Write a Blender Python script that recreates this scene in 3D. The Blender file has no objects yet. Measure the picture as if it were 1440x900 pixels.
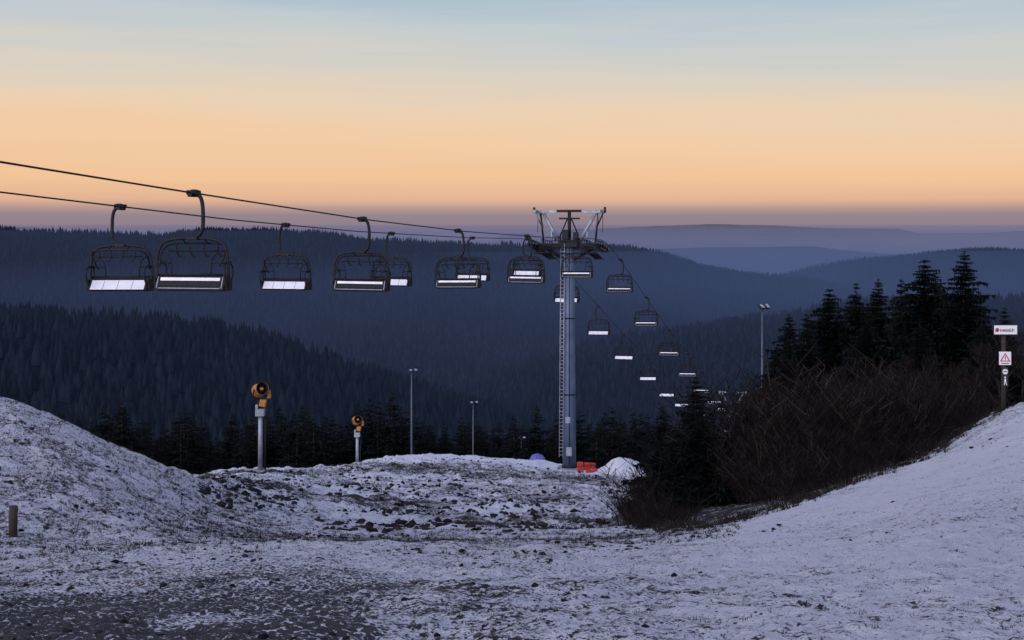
import bpy, math, random
import numpy as np
from mathutils import Vector, Matrix
random.seed(7); rng=np.random.default_rng(11)
scene=bpy.context.scene
scene.view_settings.view_transform='Standard'
scene.view_settings.look='None'
scene.view_settings.exposure=0
C=bpy.context.collection

# ---------------------------------------------------------------- noise
def vnoise(x,y,seed=0.0):
    xi=np.floor(x); yi=np.floor(y); fx=x-xi; fy=y-yi
    fx=fx*fx*fx*(fx*(fx*6-15)+10); fy=fy*fy*fy*(fy*(fy*6-15)+10)
    def h(a,b):
        s=np.sin(a*127.1+b*311.7+seed*74.7)*43758.5453
        return s-np.floor(s)
    a=h(xi,yi); b=h(xi+1,yi); c=h(xi,yi+1); d=h(xi+1,yi+1)
    return (a+(b-a)*fx)*(1-fy)+(c+(d-c)*fx)*fy
def fbm(x,y,o=4,seed=0.0):
    s=0;a=.5;t=0
    for i in range(o):
        s=s+a*vnoise(x,y,seed+i*3.1); t+=a; a*=.5; x=x*2.03+5.1; y=y*2.03+1.7
    return s/t-.5
def sstep(a,b,x):
    t=np.clip((x-a)/(b-a),0,1); return t*t*(3-2*t)

# ---------------------------------------------------------------- terrain
TAIL=[(200,-37),(260,-46),(289,-51),(330,-62),(400,-85)]
cols={
-0.36:[(0,-1.75),(7.5,-2.1),(14,-3.4),(21,-4.8),(25,-5.0),(30,-4.75),(36,-3.85),(38,-3.9),(45,-6.8),(60,-11.5),(90,-16),(130,-22)],
-0.30:[(0,-1.75),(7.5,-2.1),(14,-3.4),(24,-5.15),(30,-5.15),(37,-4.85),(39,-5.1),(50,-8.8),(65,-12.5),(90,-16),(130,-22)],
-0.24:[(0,-1.75),(7.5,-2.1),(14,-3.35),(24,-5.1),(32,-6.2),(40,-6.3),(43,-6.9),(55,-10),(70,-12.8),(95,-16),(130,-22.5)],
-0.205:[(0,-1.75),(7.5,-2.1),(14,-3.3),(24,-5.1),(34,-6.9),(45,-7.6),(50,-8.3),(60,-10),(75,-12.1),(90,-14.3),(97,-15.8),(130,-23)],
-0.135:[(0,-1.75),(7.5,-2.08),(14,-3.3),(24,-5.1),(34,-7.1),(50,-9.2),(70,-12),(95,-15.1),(110,-18.2),(130,-22.5)],
-0.10:[(0,-1.75),(7.5,-2.08),(14,-3.3),(24,-5.1),(34,-7.1),(50,-9.4),(70,-12.2),(100,-15.6),(118,-17.7),(126,-19.2),(150,-25)],
-0.06:[(0,-1.75),(7.5,-2.06),(14,-3.3),(24,-5.1),(34,-7.1),(50,-9.5),(70,-12.3),(100,-15.6),(125,-18.55),(133,-20),(150,-24.5)],
0.03:[(0,-1.75),(7.5,-2.05),(14,-3.3),(24,-5.1),(34,-7.1),(50,-9.6),(70,-12.6),(100,-16.4),(114,-18.25),(128,-19.7),(136,-21.3),(150,-25)],
0.09:[(0,-1.75),(7.5,-2.05),(14,-3.3),(24,-5.1),(34,-7.0),(50,-9.9),(70,-13.1),(100,-17.3),(114,-18.9),(125,-20.6),(150,-26)],
0.14:[(0,-1.75),(7.5,-2.05),(14,-3.25),(24,-5.0),(34,-6.85),(45,-8.5),(60,-10.8),(80,-13.8),(114,-19),(150,-27)],
0.19:[(0,-1.75),(7.5,-2.05),(14,-3.2),(24,-4.85),(36,-6.7),(45,-7.8),(60,-9.8),(80,-12.5),(114,-18),(150,-27)],
0.24:[(0,-1.75),(7.5,-2.05),(14,-3.15),(24,-4.75),(38,-6.4),(48,-7.4),(60,-9),(80,-11.5),(114,-17.5),(150,-27)],
0.30:[(0,-1.75),(7.5,-2.05),(14,-3.0),(20,-3.8),(30,-5.1),(42,-6.1),(50,-7.2),(60,-8.6),(80,-10.8),(114,-17),(150,-27)],
0.36:[(0,-1.75),(7.5,-2.05),(17,-3.4),(28,-4.4),(44,-4.85),(47,-5.1),(56,-6.8),(80,-10.2),(114,-17),(150,-27)],
}
us=sorted(cols); UG=np.linspace(-.5,.5,161); YG=np.linspace(0,1,420)**2*340
T=np.array([np.interp(YG,*zip(*(cols[u]+TAIL))) for u in us])
T=np.array([np.interp(UG,us,T[:,j]) for j in range(len(YG))]).T
def sm(A,n,ax):
    A=np.moveaxis(A,ax,0).copy()
    for _ in range(n):
        P=np.concatenate([A[:1],A,A[-1:]],0); A=.25*P[:-2]+.5*P[1:-1]+.25*P[2:]
    return np.moveaxis(A,0,ax)
T=sm(sm(T,22,0),8,1)
def near(x,y):
    yy=np.maximum(y,0); u=np.clip(x/np.maximum(yy,5.0),-.499,.499)
    fu=(u+.5)*160; iu=np.clip(fu.astype(int),0,159); fu=fu-iu
    fy=np.sqrt(np.clip(yy,0,339.9)/340)*419; iy=np.clip(fy.astype(int),0,418); fy=fy-iy
    z=(T[iu,iy]*(1-fu)+T[iu+1,iy]*fu)*(1-fy)+(T[iu,iy+1]*(1-fu)+T[iu+1,iy+1]*fu)*fy
    far=np.interp(y,[330,400,700,1000,1500],[-62,-85,-170,-230,-270])
    return np.where(y>335,far,z)
RID=[ # crest polylines (x,y,z), flank slope, spur amplitude
 ([(-2600,2300,60),(-1500,2500,30),(-936,2600,10),(-821,2650,4),(-702,2700,-1),(-578,2750,13),(-448,2800,8),(-319,2900,-12),(-32,3200,-27),(228,3500,-29),(360,3600,-58),(518,3700,-108),(675,3800,-160),(900,3900,-240)],.235,46),
 ([(-1100,900,-20),(-700,1000,-45),(-396,1100,-68),(-328,1150,-77),(-262,1250,-106),(-216,1350,-133),(-174,1450,-167),(-96,1600,-218)],.32,16),
 ([(1500,2000,-60),(720,2000,-98),(480,2000,-108),(380,2000,-118),(266,1900,-130),(162,1800,-153),(93,1700,-169),(-16,1600,-194),(-62,1550,-208)],.3,22),
 ([(3200,3200,40),(2200,3400,5),(1332,3700,-33),(1197,3800,-37),(1033,3900,-61),(860,4000,-122),(756,4200,-182)],.25,40),
 ([(-1500,7600,-40),(600,7500,-43),(1050,7500,-28),(1537,7500,-25),(1961,7400,-65),(2600,7300,-70),(4500,7000,-30)],.17,60),
 ([(-9000,12000,120),(-4320,12000,135),(-3500,12000,60),(-2000,12000,-20),(-840,12000,8),(0,12000,10),(840,12000,122),(1680,12000,150),(2280,12000,140),(3060,12000,106),(3420,12000,74),(3900,12000,74),(4320,12000,96),(9000,12000,120)],.13,90),
]
def hills(x,y):
    out=np.full(x.shape,-275.0)
    sp=fbm(x/520.,y/520.,4,3.0)
    for pts,sl,amp in RID:
        best=np.full(x.shape,-1e4); bd=np.full(x.shape,1e9)
        for (a,b) in zip(pts[:-1],pts[1:]):
            dx=b[0]-a[0];dy=b[1]-a[1];L=dx*dx+dy*dy
            t=np.clip(((x-a[0])*dx+(y-a[1])*dy)/L,0,1)
            d=np.hypot(x-a[0]-t*dx,y-a[1]-t*dy)
            z=a[2]+t*(b[2]-a[2])-sl*(np.sqrt(d*d+90**2)-90)
            m=z>best; best=np.where(m,z,best); bd=np.where(m,d,bd)
        best=best+sp*amp*2*np.clip(bd/500,0,1)
        out=np.maximum(out,best)
    return out
def base(x,y):
    x=np.asarray(x,float); y=np.asarray(y,float)
    z=near(x,y)
    # ploughed snow pile right of the lift tower
    z=z+1.35*np.exp(-(((x-8.9)/1.9)**2+((y-112)/2.2)**2)**1.4)
    far=y>420
    if far.any():
        h=hills(x[far],y[far]); w=sstep(420,700,y[far])
        z=z.copy(); z[far]=np.maximum(z[far],h*w+(1-w)*-400)
    return z
def micro(x,y):
    a=fbm(x/.55,y/.55,4,1.)*.13+fbm(x/3.,y/3.,3,2.)*.16
    mid=sstep(34,46,y)*(1-sstep(118,135,y))
    a=a+mid*(fbm(x/1.5,y/1.9,4,5.)*.42+np.maximum(fbm(x/.7,y/1.0,3,6.),0)*.55)
    md=np.exp(-(((x+10)/4.5)**2+((y-32)/9)**2))
    a=a+md*(fbm(x/.6,y/.6,4,8.)*.30)
    fine=fbm(x/.13,y/.13,3,12.)*.07*(1-sstep(16,32,y))
    rgt=sstep(0,3,x)*(1-sstep(30,40,y))
    a=a*(1-.3*rgt)
    q=(x*.42-y*.9)+fbm(x/4,y/4,2,4.)*2.2
    r=(np.sin(q*5.1)*.5+np.sin(q*13.7)*.35)*.030*rgt*np.clip(.3+2.6*fbm(x/2.5,y/2.5,2,14.),0,1)
    return a+fine+r
def H(x,y): return float(base(np.array([x]),np.array([y]))[0])

def grid_obj(name,ys,ncol,hw,mat,detail):
    s=np.linspace(-1,1,ncol); s=.36*s+.64*s**3
    Y,S=np.meshgrid(ys,s,indexing='ij'); X=S*hw(Y)
    Z=base(X,Y)
    if detail: Z=Z+micro(X,Y)*(1-sstep(250,330,Y))
    V=np.stack([X,Y,Z],-1).reshape(-1,3)
    nr=len(ys); i=np.arange((nr-1)*(ncol-1)); r=i//(ncol-1); c=i%(ncol-1); a=r*ncol+c
    F=np.stack([a,a+1,a+ncol+1,a+ncol],-1)
    me=bpy.data.meshes.new(name); me.vertices.add(len(V)); me.vertices.foreach_set('co',V.astype(np.float32).ravel())
    me.loops.add(F.size); me.loops.foreach_set('vertex_index',F.astype(np.int32).ravel())
    me.polygons.add(len(F)); me.polygons.foreach_set('loop_start',(np.arange(len(F))*4).astype(np.int32))
    me.polygons.foreach_set('use_smooth',np.ones(len(F),bool))
    me.update(calc_edges=True); me.materials.append(mat)
    o=bpy.data.objects.new(name,me); C.objects.link(o); return o,X.ravel(),Y.ravel()

def arr_obj(name,V,F,mats,MI=None,smooth=False,loc=(0,0,0),rz=0.0):
    V=np.asarray(V,np.float32); F=np.asarray(F,np.int32)
    me=bpy.data.meshes.new(name); me.vertices.add(len(V)); me.vertices.foreach_set('co',V.ravel())
    n=F.shape[1]
    me.loops.add(F.size); me.loops.foreach_set('vertex_index',F.ravel())
    me.polygons.add(len(F)); me.polygons.foreach_set('loop_start',(np.arange(len(F))*n).astype(np.int32))
    if smooth: me.polygons.foreach_set('use_smooth',np.ones(len(F),bool))
    if MI is not None: me.polygons.foreach_set('material_index',np.asarray(MI,np.int32))
    me.update(calc_edges=True)
    for m in mats: me.materials.append(m)
    o=bpy.data.objects.new(name,me); o.location=loc; o.rotation_euler=(0,0,rz); C.objects.link(o); return o

# ---------------------------------------------------------------- materials
def newmat(name):
    m=bpy.data.materials.new(name); m.use_nodes=True
    nt=m.node_tree; b=nt.nodes['Principled BSDF']; return m,nt,b
def simple(name,col,rough=.6,metal=0.,var=.25,scale=6.,bump=.0,spec=.5):
    m,nt,b=newmat(name); N=nt.nodes; L=nt.links
    tc=N.new('ShaderNodeTexCoord'); no=N.new('ShaderNodeTexNoise'); no.inputs['Scale'].default_value=scale; no.inputs['Detail'].default_value=5
    L.new(tc.outputs['Object'],no.inputs['Vector'])
    cr=N.new('ShaderNodeValToRGB'); cr.color_ramp.elements[0].position=.3; cr.color_ramp.elements[1].position=.7
    cr.color_ramp.elements[0].color=tuple(c*(1-var) for c in col)+(1,)
    cr.color_ramp.elements[1].color=tuple(min(1,c*(1+var)) for c in col)+(1,)
    L.new(no.outputs['Fac'],cr.inputs['Fac']); L.new(cr.outputs['Color'],b.inputs['Base Color'])
    b.inputs['Roughness'].default_value=rough; b.inputs['Metallic'].default_value=metal
    b.inputs['Specular IOR Level'].default_value=spec
    if bump>0:
        bp=N.new('ShaderNodeBump'); bp.inputs['Strength'].default_value=bump; bp.inputs['Distance'].default_value=.01
        L.new(no.outputs['Fac'],bp.inputs['Height']); L.new(bp.outputs['Normal'],b.inputs['Normal'])
    return m
def island(name,c0,c1,rough=.95,spec=.05,c2=None):
    m,nt,b=newmat(name); N=nt.nodes; L=nt.links
    g=N.new('ShaderNodeNewGeometry'); cr=N.new('ShaderNodeValToRGB')
    cr.color_ramp.elements[0].color=c0+(1,); cr.color_ramp.elements[1].color=c1+(1,)
    if c2:
        cr.color_ramp.elements[1].position=.82; e=cr.color_ramp.elements.new(1.); e.color=c2+(1,)
    L.new(g.outputs['Random Per Island'],cr.inputs['Fac']); L.new(cr.outputs['Color'],b.inputs['Base Color'])
    b.inputs['Roughness'].default_value=rough; b.inputs['Specular IOR Level'].default_value=spec
    return m
M_steel=simple('galvanised_steel',(.30,.33,.38),.5,.4,.3,2.)
M_mast=simple('mast_steel',(.10,.115,.14),.55,.3,.3,2.)
M_dark=simple('dark_painted_steel',(.011,.012,.016),.55,0.,.4,8.,0,.25)
M_col=simple('tower_column_paint',(.10,.14,.23),.5,.2,.25,1.2)
M_white=simple('white_seat_shell',(.80,.81,.85),.36,.35,.12,1.6)
M_black=simple('black_seat_pad',(.013,.013,.016),.7,0,.3,20.,0,.25)
M_rubber=simple('sheave_rubber',(.012,.012,.014),.7,0,.3,20.)
M_yellow=simple('yellow_enamel',(.46,.19,.02),.5,0,.3,5.)
M_red=simple('red_pvc',(.5,.03,.02),.5,0,.2,4.)
M_wood=simple('weathered_wood',(.035,.028,.022),.85,0,.4,14.,.4)
M_needle=island('spruce_needles',(.003,.0045,.005),(.012,.017,.016))
M_bark=simple('bark',(.02,.016,.014),.9,0,.4,12.,.4)
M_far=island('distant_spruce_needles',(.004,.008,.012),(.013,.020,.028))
M_twig=island('bare_twigs',(.006,.0055,.0055),(.026,.020,.019),.95,.05,(.075,.056,.048))
M_straw=island('dry_grass',(.012,.010,.009),(.05,.042,.034))
M_clod=island('soil',(.010,.009,.009),(.045,.041,.040))
M_tent=simple('purple_fabric',(.13,.11,.42),.6,0,.15,4.)
M_signw=simple('sign_white',(.8,.8,.82),.45,0,.05,5.)
M_signr=simple('sign_red',(.55,.03,.03),.45,0,.1,5.)
M_signk=simple('sign_black',(.02,.02,.02),.5,0,.1,5.)
M_lens=simple('lamp_glass',(.5,.52,.55),.15,.6,.1,5.)
M_conc=simple('concrete',(.3,.3,.3),.85,0,.2,4.,.3)

# snow ground
m,nt,b=newmat('snow_and_soil'); N=nt.nodes; L=nt.links
geo=N.new('ShaderNodeNewGeometry'); att=N.new('ShaderNodeAttribute'); att.attribute_name='bare'
att2=N.new('ShaderNodeAttribute'); att2.attribute_name='gravel'
def noise(scale,detail,rough=.6,stretch=None):
    n=N.new('ShaderNodeTexNoise'); n.inputs['Scale'].default_value=scale; n.inputs['Detail'].default_value=detail; n.inputs['Roughness'].default_value=rough
    if stretch:
        mp=N.new('ShaderNodeMapping'); mp.inputs['Scale'].default_value=stretch; L.new(geo.outputs['Position'],mp.inputs['Vector']); L.new(mp.outputs['Vector'],n.inputs['Vector'])
    else: L.new(geo.outputs['Position'],n.inputs['Vector'])
    return n
def math_(op,a,bv,c=None):
    n=N.new('ShaderNodeMath'); n.operation=op
    for i,v in enumerate((a,bv,c)):
        if v is None: continue
        if isinstance(v,(int,float)): n.inputs[i].default_value=v
        else: L.new(v,n.inputs[i])
    return n.outputs[0]
def mapr(v,a,b_,c=0,d=1):
    n=N.new('ShaderNodeMapRange'); n.interpolation_type='SMOOTHSTEP'; L.new(v,n.inputs[0])
    for i,k in enumerate((a,b_,c,d)): n.inputs[i+1].default_value=k
    return n.outputs[0]
def mixc(f,c1,c2):
    n=N.new('ShaderNodeMix'); n.data_type='RGBA'
    if isinstance(f,(int,float)): n.inputs[0].default_value=f
    else: L.new(f,n.inputs[0])
    for s,c in ((6,c1),(7,c2)):
        if isinstance(c,tuple): n.inputs[s].default_value=c+(1,)
        else: L.new(c,n.inputs[s])
    return n.outputs[2]
n1=noise(.9,6,.6); n2=noise(6.5,6,.75); n3=noise(26,4,.8)
v=math_('MULTIPLY',n1.outputs['Fac'],.24); v=math_('MULTIPLY_ADD',n2.outputs['Fac'],.44,v); v=math_('MULTIPLY_ADD',n3.outputs['Fac'],.32,v)
t=math_('MULTIPLY_ADD',att.outputs['Fac'],.32,v)   # v~.5 ; + bare*.32
bare=mapr(t,.645,.665)
soil=mixc(n2.outputs['Fac'],(.010,.009,.009),(.055,.047,.042))
snow=mixc(n1.outputs['Fac'],(.78,.79,.85),(.91,.92,.96))
thin=mapr(t,.61,.65); snow=mixc(thin,snow,(.50,.50,.54))
col=mixc(bare,snow,soil)
# gravel: dark stones poking from a thin snow cover
vo=N.new('ShaderNodeTexVoronoi'); vo.inputs['Scale'].default_value=24; L.new(geo.outputs['Position'],vo.inputs['Vector'])
st=math_('MULTIPLY_ADD',n2.outputs['Fac'],1.25,vo.outputs['Distance'])
st=math_('MULTIPLY_ADD',att2.outputs['Fac'],-.55,st)
stone=mapr(st,.72,.67)
gcol=mixc(n3.outputs['Fac'],(.010,.010,.012),(.11,.11,.12))
col=mixc(stone,col,gcol)
L.new(col,b.inputs['Base Color']); b.inputs['Roughness'].default_value=.75; b.inputs['Specular IOR Level'].default_value=.25
bp=N.new('ShaderNodeBump'); bp.inputs['Strength'].default_value=1.; bp.inputs['Distance'].default_value=.09
hh=math_('MULTIPLY_ADD',n3.outputs['Fac'],.45,n2.outputs['Fac']); L.new(hh,bp.inputs['Height']); L.new(bp.outputs['Normal'],b.inputs['Normal'])
M_ground=m
M_hill=simple('forest_floor',(.008,.012,.015),.95,0,.5,.01,0,.05)

# ---------------------------------------------------------------- ground meshes
ys=np.concatenate([np.linspace(-14,3,40)[:-1],3*np.exp(np.linspace(0,math.log(20/3),380))[:-1],20*np.exp(np.linspace(0,math.log(135/20),640))[:-1],135*np.exp(np.linspace(0,math.log(330/135),90))])
gnd,GX,GY=grid_obj('snow_ground',ys,680,lambda Y:12+.75*np.maximum(Y,0),M_ground,True)
U=GX/np.maximum(GY,4)
lo=fbm(GX/2.2,GY/2.2,4,20.); lo2=fbm(GX/7,GY/9,4,22.)
bare=np.full(GX.shape,.30)
bare+= .26*lo2
bare+= .08*(1-sstep(-.02,.16,U))
mound=np.exp(-(((GX+10)/5.)**2+((GY-33)/9)**2)); bare+=.01*mound
mid=sstep(37,46,GY)*(1-sstep(100,122,GY)); bare+=mid*(.055+.5*lo2+.25*lo)
bare+= .15*np.exp(-((GY-31)/4.)**2)*sstep(-.28,-.16,U)*(1-sstep(.08,.16,U))
plate=sstep(98,112,GY)*(1-sstep(.03,.06,U)); bare-=.14*plate
bare-=.07*sstep(.10,.22,U)*(1-sstep(30,42,GY))
pile=np.exp(-(((GX-8.9)/3.)**2+((GY-112)/2.8)**2)**2); bare-=.6*pile
def yfront(u): return np.interp(u,[.07,.09,.14,.19,.24,.30,.335],[48,36.5,35,36.5,38.5,42,46])
shr=sstep(-.5,1.5,GY-yfront(U)+1.5*lo)*sstep(.075,.095,U)*(1-sstep(.33,.35,U)); bare+=(.30+.6*lo)*shr
bare+=.6*sstep(150,200,GY)
bare=np.clip(bare,-.3,1.1)
gr=(1-sstep(10.5,17,GY+9*lo))*(1-sstep(-.17,-.06,U+.5*lo))
gr=np.clip(gr*(.85+.6*lo2)+.8*np.exp(-((GY-8.6)/1.5)**2)*np.exp(-((U+.13)/.05)**2)+.30*(1-sstep(20,34,GY))*sstep(-.1,.25,lo)*(1-sstep(0,.25,U)),0,1)
for nm,A in (('bare',bare),('gravel',gr)):
    a=gnd.data.attributes.new(nm,'FLOAT','POINT'); a.data.foreach_set('value',A.astype(np.float32))
ys2=330*np.exp(np.linspace(0,math.log(16000/330),330))
grid_obj('forested_hills',ys2,560,lambda Y:12+.75*Y,M_hill,False)

# ---------------------------------------------------------------- hill forest
def visible_filter(x,y,z,top):
    UG2=np.linspace(-.6,.6,500); R=np.exp(np.linspace(math.log(340),math.log(4600),420))
    UU,RR=np.meshgrid(UG2,R,indexing='ij'); Z=base((UU*RR).ravel(),RR.ravel()).reshape(UU.shape)
    E=np.maximum.accumulate((Z+10)/RR,axis=1)
    iu=np.clip(((x/y+.6)/1.2*499).astype(int),0,499); ir=np.clip(np.searchsorted(R,y)-3,0,419)
    return (z+top)/y>E[iu,ir]-.004
def cones(x,y,z,h,r,tiers,sides):
    n=len(x); V=[];F=[];off=0
    ang0=rng.random(n)*6.28
    for k in range(tiers):
        zb=z+h*(k/tiers*.8+.02); zt=z+h*min(1,(k+1)/tiers*.8+.25) if k<tiers-1 else z+h
        rr=r*(1-k/tiers*.8)
        vs=np.zeros((n,sides+1,3))
        for s in range(sides):
            a=ang0+6.283*s/sides+k*.6; q=rr*(.75+.5*rng.random(n))
            vs[:,s,0]=x+np.cos(a)*q; vs[:,s,1]=y+np.sin(a)*q; vs[:,s,2]=zb-.04*h*rng.random(n)
        vs[:,sides,0]=x; vs[:,sides,1]=y; vs[:,sides,2]=zt
        b0=off+np.arange(n)*(sides+1)
        for s in range(sides): F.append(np.stack([b0+s,b0+(s+1)%sides,b0+sides],-1))
        V.append(vs.reshape(-1,3)); off+=n*(sides+1)
    return np.concatenate(V),np.concatenate(F)
def scatter(n,y0,y1,um):
    y=np.sqrt(rng.random(n)*(y1*y1-y0*y0)+y0*y0); u=(rng.random(n)*2-1)*um; return u*y,y
x,y=scatter(330000,700,4500,.45); z=base(x,y)
h=9+15*rng.random(len(x))**1.3*(.3+1.5*(fbm(x/120,y/120,3,40.)+.5))
k=visible_filter(x,y,z,h)&(z>-272); x,y,z,h=x[k],y[k],z[k],h[k]
nearm=y<2100
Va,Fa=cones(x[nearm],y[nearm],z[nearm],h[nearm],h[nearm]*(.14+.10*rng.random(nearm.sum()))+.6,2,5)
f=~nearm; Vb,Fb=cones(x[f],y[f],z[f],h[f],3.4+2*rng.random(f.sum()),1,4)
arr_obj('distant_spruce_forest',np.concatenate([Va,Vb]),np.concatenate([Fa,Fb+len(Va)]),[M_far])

# ---------------------------------------------------------------- spruce builder
def spruce_arrays(seed,h,R,whorls,per,segs,irr=.25,bare_low=.05,power=.85,wide=.30):
    r=random.Random(seed); V=[];F=[];MI=[]
    n=7; rad0=h*.014+.03
    for j in range(9):
        t=j/8
        for s in range(n):
            a=6.283*s/n; rr=rad0*(1-t)+.008
            V.append((math.cos(a)*rr,math.sin(a)*rr,t*h))
    for j in range(8):
        for s in range(n):
            a=j*n+s;b_=j*n+(s+1)%n
            F.append((a,b_,b_+n));MI.append(1);F.append((a,b_+n,a+n));MI.append(1)
    for w in range(whorls):
        t=bare_low+(1-bare_low)*(w+r.random()*.6)/whorls
        if t>.985: t=.985
        L0=R*((1-t)**power)*(.65+.55*r.random())+.06
        if r.random()<.15: L0*=.6
        for q in range(per):
            az=6.283*(q+r.random()*.9)/per+w*1.3
            Lb=L0*(1-irr+2*irr*r.random()); hz=t*h+r.uniform(-.3,.3)*h/whorls
            ca,sa=math.cos(az),math.sin(az); up=.55 if t>.8 else .2
            droop=-.35*(1-t)-.04
            def P(f,off=0,dz=0):
                d=Lb*f; zz=hz+up*d*(1-f)+droop*d*f+ .18*Lb*f*f*f+dz
                return (ca*d-sa*off,sa*d+ca*off,zz)
            for s in range(segs):
                f0=s/segs; f1=(s+1)/segs; wd=Lb*wide*(1.05-f0)
                for sd in (-1,1):
                    o=len(V); 
                    V.append(P(f0)); V.append(P(min(1,f1+.05)))
                    V.append(P(min(1.08,f0+.30*r.uniform(.6,1.3)),sd*wd*r.uniform(.6,1.35),-Lb*.12*r.uniform(-.6,1.8)))
                    F.append((o,o+1,o+2)); MI.append(0)
                o=len(V)
                V.append(P(f0)); V.append(P(f1)); V.append(P((f0+f1)/2+r.uniform(-.05,.1),r.uniform(-.05,.05),-Lb*.24*r.uniform(.4,1.4)-.05))
                F.append((o,o+1,o+2)); MI.append(0)
    return np.array(V),np.array(F),np.array(MI)
sv=[spruce_arrays(100+i,10,1.9+.3*(i%3),50,11,6,.42,.03,[.8,.92,.7][i%3],.36) for i in range(4)]
sm_=[]
for i,(V,F,MI) in enumerate(sv):
    me=arr_obj('spruce_tree',V,F,[M_needle,M_bark],MI); sm_.append(me.data); bpy.data.objects.remove(me)
def put_spruce(x,y,top,i,w=1.0):
    g=H(x,y); s=(top-g)/10
    o=bpy.data.objects.new('spruce_tree',sm_[i%4]); o.location=(x,y,g-.1); o.scale=(s*w,s*w,s); o.rotation_euler=(random.uniform(-.03,.03),random.uniform(-.03,.03),i*1.7); C.objects.link(o)
for i,(px_,d,top,w) in enumerate([(14.9,76,-5.0,1.3),(16.0,78,-3.8,1.3),(17.8,80,-2.5,1.25),(20.1,84,-2.3,1.2),(20.55,79,-1.9,1.15),(22.4,82,-2.0,1.3),(22.1,76,-.8,1.35),(24.2,81,-1.6,1.4),(23.4,74,-.3,1.5),(25.6,78,-2.6,1.3),(18.9,75,-4.0,1.5),(21.0,73,-3.8,1.5),(16.9,86,-4.2,1.4),(25.0,72,-3.2,1.4),(19.3,80,-3.0,1.4),(21.6,85,-2.8,1.4),(23.,70,-3.9,1.5),(17.3,73,-5.3,1.5),(26.3,84,-3.6,1.4),(22.9,78,-1.9,1.4),(15.2,82,-5.8,1.5),(24.4,76,-1.5,1.3),(14.2,72,-6.8,1.5),(18.6,70,-6.,1.6)]):
    put_spruce(px_,d,top,i,w)
put_spruce(5.75,45.0,-4.15,1,1.7); put_spruce(4.95,46,-6.1,2,1.9); put_spruce(6.6,44.5,-5.9,3,1.8); put_spruce(7.9,48,-5.6,0,1.7); put_spruce(5.6,43.5,-6.7,0,2.2); put_spruce(5.9,44.2,-5.4,2,2.0)

# forest strip below the crest
lo_v=[spruce_arrays(200+i,10,1.9+.3*(i%2),24,7,3,.35,.2,.8,.4) for i in range(5)]
VV=[];FF=[];MM=[];off=0
for i in range(860):
    y_=rng.uniform(208,320); u_=rng.uniform(-.44,.44)
    x_=u_*y_
    if abs(x_-(.23*y_-21.6))<9 : continue
    if u_>.13 and y_<285: continue
    V,F,MI=lo_v[i%5]; hh_=rng.uniform(8.5,15)*(.9+.5*float(fbm(np.array([x_/25.]),np.array([y_/25.]),2,9.)[0]+.3))
    s=hh_/10; a=rng.uniform(0,6.28); R_=np.array([[math.cos(a),-math.sin(a),0],[math.sin(a),math.cos(a),0],[0,0,1]])
    W=(V*np.array([s*1.3,s*1.3,s]))@R_.T+np.array([x_,y_,H(x_,y_)-.3])
    VV.append(W);FF.append(F+off);MM.append(MI);off+=len(V)
arr_obj('spruce_forest',np.concatenate(VV),np.concatenate(FF),[M_needle,M_bark],np.concatenate(MM))

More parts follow.
